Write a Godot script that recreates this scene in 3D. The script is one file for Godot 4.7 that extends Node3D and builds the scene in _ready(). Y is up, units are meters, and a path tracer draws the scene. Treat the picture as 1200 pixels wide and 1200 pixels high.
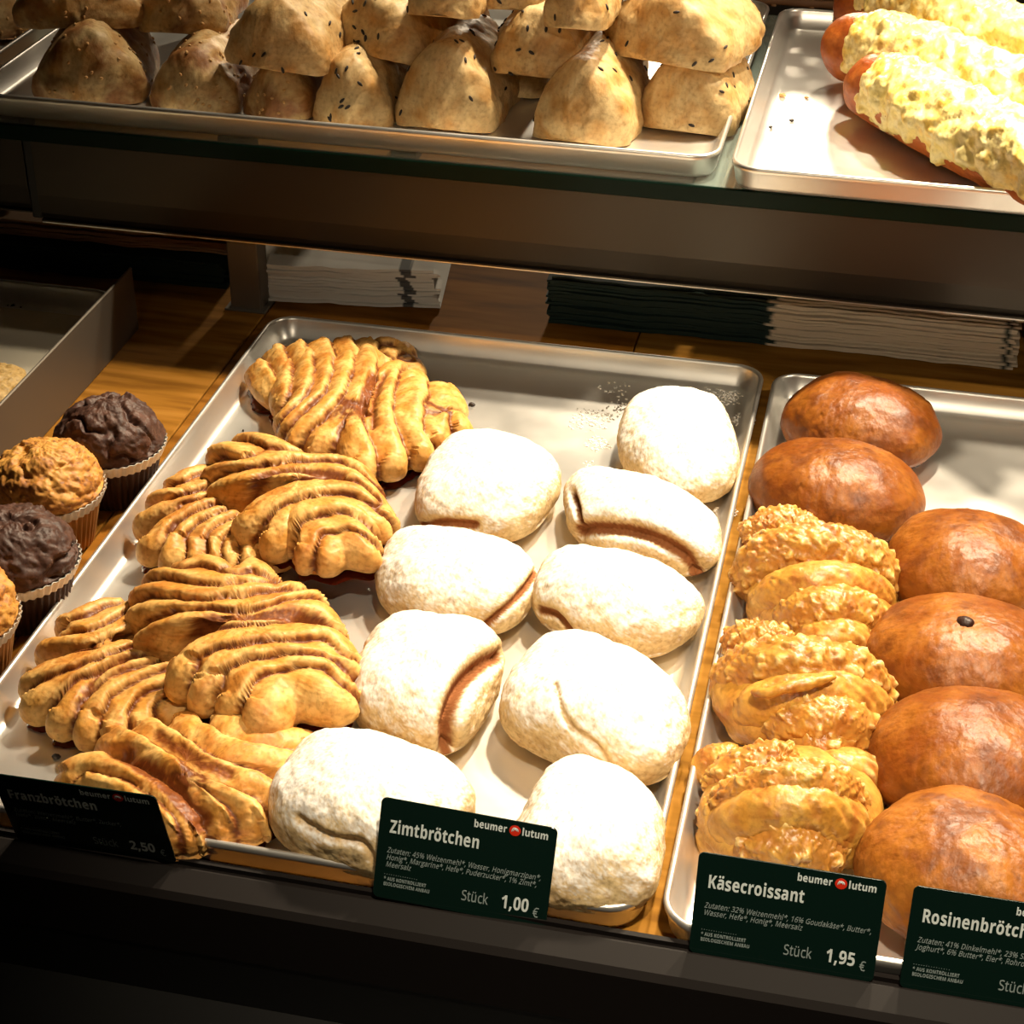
extends Node3D
# A bakery display counter: trays of pastries on a wooden top, a low glass riser shelf behind, price cards in a black rail.
# y = 0 is the wooden counter top; x runs along the counter, +z towards the customer.

var cam: Camera3D
var nz := FastNoiseLite.new()
var nc := FastNoiseLite.new()
var M := {}
var taken := {}

# ---------------------------------------------------------------- helpers
func un(u: float, v: float, h: float) -> Vector3:
	# the point at height h that the photograph shows at pixel (u, v)
	var f := 2108.127
	var d: Vector3 = cam.transform.basis * Vector3((u - 600.0) / f, (600.0 - v) / f, -1.0)
	return cam.position + d * ((h - cam.position.y) / d.y)

func n3(p: Vector3, f: float) -> float:
	return nz.get_noise_3d(p.x * f, p.y * f, p.z * f)

func cell(p: Vector3, f: float) -> float:
	return nc.get_noise_3d(p.x * f, p.y * f, p.z * f)

func sstep(a: float, b: float, x: float) -> float:
	var t := clampf((x - a) / (b - a), 0.0, 1.0)
	return t * t * (3.0 - 2.0 * t)

func numbered(called: String) -> String:
	var k: int = taken.get(called, 0)
	taken[called] = k + 1
	return called if k == 0 else "%s_%03d" % [called, k]

func thing(called: String, label: String, category: String, at := Vector3.ZERO, turn := 0.0, group := "") -> Node3D:
	var o := Node3D.new()
	o.name = numbered(called)
	add_child(o)
	o.position = at
	o.rotation.y = turn
	o.set_meta("label", label)
	o.set_meta("category", category)
	if group != "":
		o.set_meta("group", group)
	return o

func part(called: String, mesh: Mesh, mat: Material, parent: Node3D, at := Vector3.ZERO) -> MeshInstance3D:
	var o := MeshInstance3D.new()
	o.name = called
	o.mesh = mesh
	o.material_override = mat
	parent.add_child(o, true)
	o.position = at
	return o

func structure(called: String, mesh: Mesh, mat: Material, at := Vector3.ZERO) -> MeshInstance3D:
	var o := part(called, mesh, mat, self, at)
	o.set_meta("kind", "structure")
	return o

func acc() -> Dictionary:
	return {"v": PackedVector3Array(), "n": PackedVector3Array(), "c": PackedColorArray(), "i": PackedInt32Array()}

func commit(a: Dictionary) -> ArrayMesh:
	var arr := []
	arr.resize(Mesh.ARRAY_MAX)
	arr[Mesh.ARRAY_VERTEX] = a.v
	arr[Mesh.ARRAY_NORMAL] = a.n
	arr[Mesh.ARRAY_COLOR] = a.c
	arr[Mesh.ARRAY_INDEX] = a.i
	var m := ArrayMesh.new()
	m.add_surface_from_arrays(Mesh.PRIMITIVE_TRIANGLES, arr)
	return m

func grid_normals(pos: PackedVector3Array, nu: int, nv: int, closed: bool) -> PackedVector3Array:
	# rows 0..nu-1, columns 0..nv-1 (closed: the last column joins the first)
	var out := PackedVector3Array()
	out.resize(nu * nv)
	for i in nu:
		var i0 := maxi(i - 1, 0) * nv
		var i1 := mini(i + 1, nu - 1) * nv
		for j in nv:
			var ja := (j + nv - 1) % nv if closed else maxi(j - 1, 0)
			var jb := (j + 1) % nv if closed else mini(j + 1, nv - 1)
			var du := pos[i1 + j] - pos[i0 + j]
			var dv := pos[i * nv + jb] - pos[i * nv + ja]
			if dv.length_squared() < 1e-9 and (i == 0 or i == nu - 1):
				dv = pos[i1 + jb] + pos[i0 + jb] - pos[i1 + ja] - pos[i0 + ja]
			out[i * nv + j] = du.cross(dv).normalized()
	return out

func add_grid(a: Dictionary, pos: PackedVector3Array, nu: int, nv: int, closed: bool, flip: bool, disp, col) -> void:
	var nn := grid_normals(pos, nu, nv, closed)
	var sg := -1.0 if flip else 1.0
	var dd := PackedFloat32Array()
	dd.resize(nu * nv)
	if disp != null:
		var f: Callable = disp
		for k in nu * nv:
			var d: float = f.call(pos[k], nn[k] * sg)
			dd[k] = d
		var moved := PackedVector3Array()
		moved.resize(nu * nv)
		for k in nu * nv:
			moved[k] = pos[k] + nn[k] * (sg * dd[k])
		pos = moved
		nn = grid_normals(pos, nu, nv, closed)
	var base: int = a.v.size()
	var cc := PackedColorArray()
	cc.resize(nu * nv)
	var fc: Callable = col
	for i in nu:
		for j in nv:
			var k := i * nv + j
			nn[k] = nn[k] * sg
			cc[k] = fc.call(pos[k], nn[k], float(i) / (nu - 1), float(j) / nv, dd[k])
	var ii := PackedInt32Array()
	var cols := nv if closed else nv - 1
	for i in nu - 1:
		for j in cols:
			var j2 := (j + 1) % nv
			var p := base + i * nv + j
			var q := base + i * nv + j2
			var r := base + (i + 1) * nv + j
			var s := base + (i + 1) * nv + j2
			if flip:
				ii.append_array([p, r, q, q, r, s])
			else:
				ii.append_array([p, q, r, q, s, r])
	a.v.append_array(pos)
	a.n.append_array(nn)
	a.c.append_array(cc)
	a.i.append_array(ii)

func plain(c: Color) -> Callable:
	return func(_p, _n, _u, _v, _d): return c

func catmull(p: Array, s: float):
	var n := p.size() - 1
	var x := clampf(s, 0.0, 1.0) * n
	var k := mini(int(x), n - 1)
	var t := x - k
	var a = p[maxi(k - 1, 0)]
	var b = p[k]
	var c = p[k + 1]
	var d = p[mini(k + 2, n)]
	return ((b * 2.0) + (c - a) * t + (a * 2.0 - b * 5.0 + c * 4.0 - d) * t * t + (b * 3.0 - a - c * 3.0 + d) * t * t * t) * 0.5

func tube(a: Dictionary, P: Array, W: Array, T: Array, nu: int, nv: int, endp: float, disp, col, up := Vector3.UP, tilt := 0.0) -> void:
	# a swept body along the points P with half widths W and half thicknesses T and round ends
	var pos := PackedVector3Array()
	pos.resize(nu * nv)
	for i in nu:
		var s := 0.5 - 0.5 * cos(PI * i / (nu - 1.0))
		s = lerpf(float(i) / (nu - 1), s, 0.7)
		var c: Vector3 = catmull(P, s)
		var tg: Vector3 = (catmull(P, s + 0.02) as Vector3) - (catmull(P, s - 0.02) as Vector3)
		tg = tg.normalized()
		var side := tg.cross(up).normalized()
		var nrm := side.cross(tg)
		if tilt != 0.0:
			side = side.rotated(tg, tilt)
			nrm = nrm.rotated(tg, tilt)
		var e := sqrt(maxf(0.0, 1.0 - pow(absf(2.0 * s - 1.0), endp)))
		var w: float = catmull(W, s) * e
		var t: float = catmull(T, s) * e
		for j in nv:
			var g := TAU * j / nv
			var cg := cos(g)
			var sn := sin(g)
			pos[i * nv + j] = c + side * (cg * w) + nrm * (sn * t)
	add_grid(a, pos, nu, nv, true, false, disp, col)

func rrect(hx: float, hz: float, r: float, seg: int) -> PackedVector2Array:
	var out := PackedVector2Array()
	r = clampf(r, 0.0002, minf(hx, hz))
	for q in 4:
		var cx := hx - r if (q == 0 or q == 3) else r - hx
		var cz := hz - r if q < 2 else r - hz
		for k in seg + 1:
			var g := (q + float(k) / seg) * PI / 2.0
			out.append(Vector2(cx + r * cos(g), cz + r * sin(g)))
	return out

func loops(hx: float, hz: float, r: float, seg: int, levels: Array, col: Color, smooth := true) -> ArrayMesh:
	# stacked rounded rectangles: levels are [inset, height]; closed with flat ends
	var rows := []
	for l in levels:
		rows.append(rrect(hx - l[0], hz - l[0], r - l[0], seg))
	var st := SurfaceTool.new()
	st.begin(Mesh.PRIMITIVE_TRIANGLES)
	st.set_color(col)
	var n: int = rows[0].size()
	var pt := func(i: int, j: int) -> Vector3:
		var q: Vector2 = rows[i][j % n]
		return Vector3(q.x, levels[i][1], q.y)
	for i in levels.size() - 1:
		st.set_smooth_group(1 if smooth else -1)
		for j in n:
			for k in [[i, j], [i, j + 1], [i + 1, j], [i, j + 1], [i + 1, j + 1], [i + 1, j]]:
				st.add_vertex(pt.call(k[0], k[1]))
	st.set_smooth_group(-1)
	var last := levels.size() - 1
	for j in range(1, n - 1):
		for k in [[0, 0], [0, j + 1], [0, j], [last, 0], [last, j], [last, j + 1]]:
			st.add_vertex(pt.call(k[0], k[1]))
	st.generate_normals()
	return st.commit()

func block(sx: float, sy: float, sz: float, b := 0.001, col := Color.WHITE) -> ArrayMesh:
	# a box with softened edges, its base at y = 0
	return loops(sx / 2, sz / 2, b * 1.5, 2, [[b, 0.0], [0.0, b], [0.0, sy - b], [b, sy]], col, false)

func extrude(poly: Array, x0: float, x1: float) -> ArrayMesh:
	# a profile of (z, y) points run along x
	var st := SurfaceTool.new()
	st.begin(Mesh.PRIMITIVE_TRIANGLES)
	st.set_smooth_group(-1)
	st.set_color(Color.WHITE)
	var pv := PackedVector2Array(poly)
	var n := pv.size()
	for j in n:
		var p := pv[j]
		var q := pv[(j + 1) % n]
		for v in [Vector3(x0, p.y, p.x), Vector3(x1, p.y, p.x), Vector3(x0, q.y, q.x), Vector3(x1, p.y, p.x), Vector3(x1, q.y, q.x), Vector3(x0, q.y, q.x)]:
			st.add_vertex(v)
	var tri := Geometry2D.triangulate_polygon(pv)
	for k in range(0, tri.size(), 3):
		for e in [[x0, 0, 1, 2], [x1, 0, 2, 1]]:
			for m in 3:
				var p: Vector2 = pv[tri[k + e[m + 1]]]
				st.add_vertex(Vector3(e[0], p.y, p.x))
	st.generate_normals()
	return st.commit()

func lathe(prof: Array, nv: int, col, disp = null, pleat := 0.0, pleats := 0) -> ArrayMesh:
	# prof: [radius, height, pleat weight]
	var a := acc()
	var pos := PackedVector3Array()
	for q in prof:
		for j in nv:
			var g := TAU * j / nv
			var w: float = q[2] if q.size() > 2 else 0.0
			var r: float = q[0] + w * pleat * sin(g * pleats)
			pos.append(Vector3(r * cos(g), q[1], r * sin(g)))
	add_grid(a, pos, prof.size(), nv, true, false, disp, col)
	return commit(a)

func mat(col: Color, rough: float, metal := 0.0) -> StandardMaterial3D:
	var m := StandardMaterial3D.new()
	m.albedo_color = col
	m.roughness = rough
	m.metallic = metal
	return m

func noise_tex(freq: float, seed_: int, oct := 4, normal := false, strength := 2.0, ramp = null, typ := FastNoiseLite.TYPE_SIMPLEX_SMOOTH) -> NoiseTexture2D:
	var f := FastNoiseLite.new()
	f.noise_type = typ
	f.frequency = freq
	f.seed = seed_
	f.fractal_octaves = oct
	var t := NoiseTexture2D.new()
	t.width = 512
	t.height = 512
	t.seamless = true
	t.noise = f
	t.as_normal_map = normal
	t.bump_strength = strength
	if ramp != null:
		var g := Gradient.new()
		g.offsets = PackedFloat32Array(ramp[0])
		g.colors = PackedColorArray(ramp[1])
		t.color_ramp = g
	return t

func pastry_mat(rough: float, bump: float, bump_scale: float, coat := 0.0, spec := 0.5) -> StandardMaterial3D:
	var m := StandardMaterial3D.new()
	m.vertex_color_use_as_albedo = true
	m.roughness = rough
	m.metallic_specular = spec
	m.uv1_triplanar = true
	m.uv1_scale = Vector3.ONE * bump_scale
	m.normal_enabled = true
	m.normal_texture = M.bump
	m.normal_scale = bump
	m.albedo_texture = M.mottle
	if coat > 0.0:
		m.clearcoat_enabled = true
		m.clearcoat = coat
		m.clearcoat_roughness = 0.3
	return m

# ---------------------------------------------------------------- scene
func _ready() -> void:
	cam = Camera3D.new()
	cam.name = "camera"
	add_child(cam)
	cam.position = Vector3(0.47113, 0.66865, 1.24907)
	cam.rotation = Vector3(-0.565471, 0.213980, 0.008745)
	cam.fov = 31.774
	cam.near = 0.05
	cam.current = true

	var env := Environment.new()
	env.background_mode = Environment.BG_COLOR
	env.background_color = Color(0.01, 0.01, 0.01)
	env.tonemap_mode = Environment.TONE_MAPPER_LINEAR
	env.tonemap_exposure = 0.315
	env.sdfgi_enabled = true
	env.ssao_enabled = true
	env.ssil_enabled = true
	var we := WorldEnvironment.new()
	we.name = "environment"
	we.environment = env
	add_child(we)

	nz.noise_type = FastNoiseLite.TYPE_SIMPLEX_SMOOTH
	nz.frequency = 1.0
	nz.fractal_octaves = 3
	nz.seed = 7
	nc.noise_type = FastNoiseLite.TYPE_CELLULAR
	nc.cellular_distance_function = FastNoiseLite.DISTANCE_EUCLIDEAN
	nc.cellular_return_type = FastNoiseLite.RETURN_DISTANCE
	nc.frequency = 1.0
	nc.fractal_type = FastNoiseLite.FRACTAL_NONE
	nc.seed = 11
	materials()
	lamps()
	room()
	counter()
	riser()
	trays()
	cinnamon_swirls()
	sugar_rolls()
	raisin_buns()
	croissants()
	muffins()
	seeded_rolls()
	cheese_sticks()
	bags()
	cards()
	small_bits()

func materials() -> void:
	M.bump = noise_tex(0.02, 3, 5, true, 6.0)
	M.mottle = noise_tex(0.03, 5, 4, false, 1.0, [[0.0, 0.35, 0.65, 1.0], [Color(0.72, 0.68, 0.62), Color(0.93, 0.92, 0.9), Color(1, 1, 1), Color(1, 1, 1)]])
	M.alu = mat(Color(0.93, 0.92, 0.90), 0.37, 0.86)
	M.alu.uv1_triplanar = true
	M.alu.uv1_scale = Vector3(3, 3, 3)
	M.alu.normal_enabled = true
	M.alu.normal_texture = noise_tex(0.006, 9, 3, true, 2.0)
	M.alu.normal_scale = 0.12
	M.alu.roughness_texture = noise_tex(0.01, 12, 5, false, 1.0, [[0.0, 1.0], [Color(0.75, 0.75, 0.75), Color(1, 1, 1)]])
	M.steel = mat(Color(0.24, 0.22, 0.195), 0.40, 0.8)
	M.steel.uv1_triplanar = true
	M.steel.uv1_scale = Vector3(0.4, 6, 6)
	M.steel.normal_enabled = true
	M.steel.normal_texture = noise_tex(0.01, 21, 4, true, 2.0)
	M.steel.normal_scale = 0.1
	M.dull_steel = mat(Color(0.50, 0.47, 0.43), 0.5, 0.7)
	M.black = mat(Color(0.03, 0.03, 0.03), 0.45)
	M.rail = mat(Color(0.09, 0.075, 0.07), 0.6)
	M.rail.metallic_specular = 0.25
	M.glass_edge = mat(Color(0.02, 0.10, 0.07), 0.3)
	M.glass_edge.metallic_specular = 0.2
	M.glass = mat(Color(0.80, 0.90, 0.86, 0.16), 0.03)
	M.glass.transparency = BaseMaterial3D.TRANSPARENCY_ALPHA
	var grain := noise_tex(0.012, 31, 5, false, 1.0, [[0.0, 0.4, 0.6, 1.0], [Color(0.44, 0.28, 0.09), Color(0.56, 0.38, 0.13), Color(0.60, 0.41, 0.16), Color(0.66, 0.47, 0.20)]])
	M.wood = []
	for k in 3:
		var w := mat([Color(1, 1, 1), Color(0.92, 0.88, 0.84), Color(0.97, 0.99, 1.0)][k], 0.65)
		w.metallic_specular = 0.15
		w.albedo_texture = grain
		w.uv1_triplanar = true
		w.uv1_world_triplanar = true
		w.uv1_scale = Vector3(1.1, 9, 9) if k != 1 else Vector3(1.3, 8, 8)
		w.uv1_offset = Vector3(0.3 * k, 0.17 * k, 0.4 * k)
		M.wood.append(w)
	M.wall = mat(Color(0.42, 0.37, 0.32), 0.9)
	M.wall.albedo_texture = noise_tex(0.01, 41, 4, false, 1.0, [[0.0, 1.0], [Color(0.9, 0.9, 0.9), Color(1, 1, 1)]])
	M.wall.uv1_triplanar = true
	M.ceiling = mat(Color(0.55, 0.52, 0.48), 0.95)
	M.floor = mat(Color(0.22, 0.18, 0.15), 0.5)
	M.floor.albedo_texture = M.wall.albedo_texture
	M.floor.uv1_triplanar = true
	M.sugar = pastry_mat(0.85, 0.5, 18.0, 0.0, 0.3)
	M.franz = pastry_mat(0.48, 0.35, 14.0, 0.05, 0.35)
	M.bun = pastry_mat(0.46, 0.7, 13.0, 0.10, 0.35)
	M.cheese = pastry_mat(0.42, 0.6, 16.0, 0.15)
	M.crust = pastry_mat(0.55, 0.5, 14.0)
	M.muffin = pastry_mat(0.6, 0.9, 14.0)
	M.paper = mat(Color(1, 1, 1), 0.75)
	M.paper.vertex_color_use_as_albedo = true
	M.caramel = mat(Color(0.30, 0.07, 0.02), 0.2)
	M.seed = mat(Color(0.14, 0.09, 0.05), 0.6)
	M.sesame = mat(Color(0.80, 0.62, 0.38), 0.55)
	M.card = mat(Color(0.04, 0.11, 0.092), 0.16)
	M.white_ink = mat(Color(0.80, 0.84, 0.84), 0.6)
	M.grey_ink = mat(Color(0.50, 0.55, 0.55), 0.6)
	M.red_ink = mat(Color(0.80, 0.16, 0.05), 0.5)

func spotlight(at: Vector3, aim: Vector3, energy: float, cone: float, soft: float, col: Color, label: String) -> void:
	# a can spotlight on a stem from the ceiling, its lens and its light
	var t := thing("ceiling_spotlight", label, "spotlight", at, 0.0, "ceiling spotlights")
	var dir := (aim - at).normalized()
	var up := Vector3.FORWARD if absf(dir.y) > 0.98 else Vector3.UP
	var head := part("can", lathe([[0.0, 0.16], [0.030, 0.16], [0.045, 0.13], [0.048, 0.0], [0.044, 0.0], [0.042, 0.010], [0.0, 0.012]], 28, plain(Color.WHITE)), M.black, t)
	var bs := Basis.looking_at(dir, up) * Basis(Vector3.RIGHT, PI / 2.0)
	head.basis = bs
	var glow := mat(Color(1, 0.95, 0.85), 0.4)
	glow.emission_enabled = true
	glow.emission = Color(1, 0.9, 0.75)
	glow.emission_energy_multiplier = 6.0
	var lens := part("lens", lathe([[0.0, 0.0095], [0.041, 0.0095], [0.041, 0.006], [0.0, 0.006]], 28, plain(Color.WHITE)), glow, t)
	lens.basis = bs
	part("stem", lathe([[0.0, 0.0], [0.008, 0.0], [0.008, 1.9 - at.y - 0.05], [0.0, 1.9 - at.y - 0.05]], 12, plain(Color.WHITE)), M.black, t, Vector3(0, 0.05, 0) - dir * 0.08 * Vector3(1, 0, 1))
	var l := SpotLight3D.new()
	l.name = "light"
	t.add_child(l)
	l.position = dir * 0.012
	l.basis = Basis.looking_at(dir, up)
	l.light_color = col
	l.light_energy = energy
	l.light_size = 0.045
	l.spot_angle = cone
	l.spot_angle_attenuation = soft
	l.spot_range = 8.0
	l.spot_attenuation = 2.0
	l.shadow_enabled = true

func lamps() -> void:
	var warm := Color(1.0, 0.925, 0.80)
	spotlight(Vector3(0.92, 1.40, -0.47), Vector3(0.50, 0.0, 0.40), 12.0, 24.0, 0.8, warm, "black can spotlight behind the shelf above the cheese stick tray")
	spotlight(Vector3(0.55, 1.40, -0.50), Vector3(0.40, 0.0, 0.36), 14.0, 26.0, 0.8, warm, "black can spotlight behind the shelf above the seeded roll tray")
	spotlight(Vector3(0.62, 1.60, 0.85), Vector3(0.48, 0.0, 0.53), 12.0, 16.0, 1.0, warm, "black can spotlight hung over the price cards")
	spotlight(Vector3(1.15, 1.45, -0.25), Vector3(0.74, 0.2, -0.16), 18.0, 13.0, 0.8, warm, "black can spotlight aimed at the cheese sticks")
	spotlight(Vector3(0.45, 1.45, -0.75), Vector3(0.06, 0.2, -0.15), 5.0, 16.0, 0.8, warm, "black can spotlight aimed at the seeded rolls")
	spotlight(Vector3(1.6, 1.35, 0.45), Vector3(0.75, 0.2, 0.0), 4.0, 17.0, 0.8, warm, "black can spotlight lighting the shelf from the side aisle")
	spotlight(Vector3(0.1, 0.80, -2.35), Vector3(0.35, 0.0, -0.1), 7.0, 20.0, 0.8, warm, "low hung black spotlight behind the counter by the rear wall")
	spotlight(Vector3(0.5, 1.70, 2.70), Vector3(0.68, 0.1, 0.0), 4.5, 15.5, 0.8, warm, "added black can fill spotlight far out over the shop floor")  # front fill, added to brighten the paper bags under the shelf

func room() -> void:
	var t := 0.1
	structure("floor", block(7.0, t, 6.0), M.floor, Vector3(0.5, -0.9 - t, 0.3))
	structure("ceiling", block(7.0, t, 6.0), M.ceiling, Vector3(0.5, 1.9, 0.3))
	structure("wall_back", block(7.0, 2.8, t), M.wall, Vector3(0.5, -0.9, -2.65))
	structure("wall_front", block(7.0, 2.8, t), M.wall, Vector3(0.5, -0.9, 3.25))
	structure("wall_left", block(t, 2.8, 5.8), M.wall, Vector3(-2.95, -0.9, 0.3))
	structure("wall_right", block(t, 2.8, 5.8), M.wall, Vector3(3.95, -0.9, 0.3))

func counter() -> void:
	var t := thing("display_counter", "wooden bakery counter top on a black base under all the trays", "counter", Vector3(0, -0.9, 0))
	# boards of the top, joints running roughly front to back
	var xs := [-1.4, -1.0, -0.62, -0.31, -0.021, 0.29, 0.60, 0.92, 1.25, 1.6, 1.9]
	for k in xs.size() - 1:
		var w: float = xs[k + 1] - xs[k]
		part("board", block(w - 0.0012, 0.03, 1.17, 0.0008), M.wood[k % 3], t, Vector3(xs[k] + w / 2, 0.87, 0.017))
	part("base", block(3.3, 0.86, 1.08, 0.003), M.black, t, Vector3(0.25, 0.008, 0.04))
	# the rail that holds the price cards: an inner lip, a slot and an outer lip
	part("front_rail", extrude([Vector2(0.6025, 0.866), Vector2(0.6025, 0.909), Vector2(0.6045, 0.9115), Vector2(0.6075, 0.9115), Vector2(0.6075, 0.9085), Vector2(0.6105, 0.9085), Vector2(0.6110, 0.9105), Vector2(0.6120, 0.9105), Vector2(0.624, 0.9055), Vector2(0.627, 0.902), Vector2(0.627, 0.866)], -1.4, 1.9), M.rail, t)
	part("fascia", extrude([Vector2(0.585, 0.70), Vector2(0.6265, 0.70), Vector2(0.6265, 0.8659), Vector2(0.585, 0.8659)], -1.4, 1.9), M.black, t)
	part("ledge", extrude([Vector2(0.585, 0.655), Vector2(0.672, 0.655), Vector2(0.675, 0.658), Vector2(0.675, 0.829), Vector2(0.672, 0.832), Vector2(0.6266, 0.832), Vector2(0.6266, 0.6995), Vector2(0.585, 0.6995)], -1.4, 1.9), M.black, t)

func riser() -> void:
	var t := thing("riser_shelf", "low glass riser shelf with a brown steel front beam on steel posts", "shelf", Vector3(0, 0, 0))
	# glass plate: clear body and its deep green front edge
	part("glass_plate", block(2.2, 0.0125, 0.428, 0.0006), M.glass, t, Vector3(0.25, 0.1525, -0.2085))
	part("glass_edge", block(2.2, 0.0130, 0.003, 0.0007), M.glass_edge, t, Vector3(0.25, 0.1522, 0.0072))
	var prof := [Vector2(-0.030, 0.1515), Vector2(-0.020, 0.1515), Vector2(-0.0195, 0.095), Vector2(-0.022, 0.078), Vector2(-0.0235, 0.0735), Vector2(-0.0205, 0.0725), Vector2(-0.0205, 0.0712), Vector2(-0.0275, 0.0712), Vector2(-0.030, 0.076)]
	part("beam", extrude(prof, -0.205, 1.3), M.steel, t)
	var prof2 := []
	for q in prof:
		prof2.append(q + Vector2(-0.006, 0.004))
	part("beam", extrude(prof2, -0.85, -0.216), M.steel, t)
	part("beam_lip", block(1.505, 0.0016, 0.0042, 0.0004), M.alu, t, Vector3(0.5475, 0.0696, -0.0232))
	part("joint_post", block(0.009, 0.083, 0.012), M.black, t, Vector3(-0.2105, 0.072, -0.030))
	for x in [-0.0385, 0.70, -0.62]:
		var p := part("post", block(0.027, 0.152, 0.022, 0.001), M.dull_steel, t, Vector3(x, 0.0, -0.049))
		part("foot_plate", block(0.036, 0.002, 0.030, 0.0005), M.dull_steel, p)
	for x in [-0.62, 0.0, 0.70]:
		part("post", block(0.027, 0.152, 0.022, 0.001), M.dull_steel, t, Vector3(x, 0.0, -0.405))
	# sheet steel divider between the muffins and the tray beside them
	var d := thing("divider_plate", "grey sheet steel divider standing beside the row of muffins", "divider", Vector3(-0.1135, 0, 0.30))
	part("plate", block(0.0025, 0.056, 0.57, 0.0008), M.dull_steel, d)
	part("foot_flange", block(0.022, 0.0015, 0.57, 0.0005), M.dull_steel, d, Vector3(-0.0123, 0, 0))

func tray(called: String, label: String, at: Vector3, wx: float, wz: float, turn := 0.0) -> Node3D:
	var t := thing(called, label, "baking tray", at, turn)
	part("pan", loops(wx / 2, wz / 2, 0.022, 8, [[0.008, 0.0], [0.005, 0.001], [0.0035, 0.004], [0.002, 0.013], [0.0005, 0.0155], [0.0, 0.0175], [0.0006, 0.0192], [0.002, 0.0200], [0.0034, 0.0192], [0.0040, 0.0175], [0.0046, 0.0150], [0.0095, 0.0050], [0.0115, 0.0030], [0.0140, 0.0022], [0.0170, 0.0020]], Color.WHITE), M.alu, t)
	return t

func trays() -> void:
	tray("baking_tray", "aluminium tray of cinnamon swirls and sugared rolls on the counter", Vector3(0.2, 0.0005, 0.3), 0.4, 0.6)
	tray("baking_tray", "aluminium tray of cheese croissants and raisin buns on the counter", Vector3(0.6065, 0.0005, 0.305), 0.4, 0.6)
	tray("baking_tray", "pale crumb strewn tray beyond the steel divider plate", Vector3(-0.338, 0.0005, 0.29), 0.4, 0.6)
	tray("baking_tray", "aluminium tray of piled seeded rolls on the glass shelf", Vector3(0.0525, 0.1656, -0.199), 0.598, 0.398)
	tray("baking_tray", "aluminium tray of cheese sticks on the glass shelf", Vector3(0.6595, 0.1656, -0.184), 0.598, 0.398)
	tray("baking_tray", "aluminium tray at the shelf end beyond the seeded rolls", Vector3(-0.562, 0.1656, -0.199), 0.598, 0.398)

# ---------------------------------------------------------------- pastries
func mixc(a: Color, b: Color, t: float) -> Color:
	return a.lerp(b, clampf(t, 0.0, 1.0))

func rebase(a: Dictionary, o: Vector3) -> void:
	for k in a.v.size():
		a.v[k] = a.v[k] - o

func spread(all: Array) -> Array:
	# middle, half lengths and turn of a cloud of points seen from above
	var m := Vector3.ZERO
	for p in all:
		m += p / float(all.size())
	var xx := 0.0
	var zz := 0.0
	var xz := 0.0
	for p in all:
		xx += (p.x - m.x) * (p.x - m.x)
		zz += (p.z - m.z) * (p.z - m.z)
		xz += (p.x - m.x) * (p.z - m.z)
	var turn := 0.5 * atan2(2.0 * xz, xx - zz)
	var s := 0.5 * (xx + zz)
	var d := sqrt(0.25 * (xx - zz) * (xx - zz) + xz * xz)
	return [Vector3(m.x, 0, m.z), sqrt((s + d) / all.size()), sqrt((s - d) / all.size()), -turn]

func dome(rx: float, rz: float, h: float, belt: float, nu: int, nv: int, expo: float, disp, col, bottom := 0.0) -> ArrayMesh:
	# a flattened round body on a flat foot
	var pos := PackedVector3Array()
	for i in nu:
		var f := PI * i / (nu - 1)
		var r := sin(f)
		var y := 0.0
		if f < PI / 2:
			r = pow(maxf(r, 0.0), 0.92)
			y = belt + (h - belt) * cos(f)
		else:
			r = pow(maxf(r, 0.0), 0.72)
			y = belt * (1.0 + cos(f))
		for j in nv:
			var g := TAU * j / nv
			var c := cos(g)
			var s := sin(g)
			var k := 1.0 / pow(pow(absf(c), expo) + pow(absf(s), expo), 1.0 / expo)
			pos.append(Vector3(rx * r * k * c, maxf(y, bottom), rz * r * k * s))
	var a := acc()
	add_grid(a, pos, nu, nv, true, true, disp, col)
	return commit(a)

func ridge_points(rows: Array, from: int, hf: Callable) -> Array:
	# each traced line as a list of close points in the world
	var out := []
	for row in rows:
		var P := []
		for k in range(from, row.size()):
			P.append(hf.call(row[k]))
		var dense := PackedVector2Array()
		var n := 5 * (P.size() - 1) + 1
		for k in n:
			var q: Vector3 = catmull(P, k / (n - 1.0))
			dense.append(Vector2(q.x, q.z))
		out.append(dense)
	return out

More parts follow.
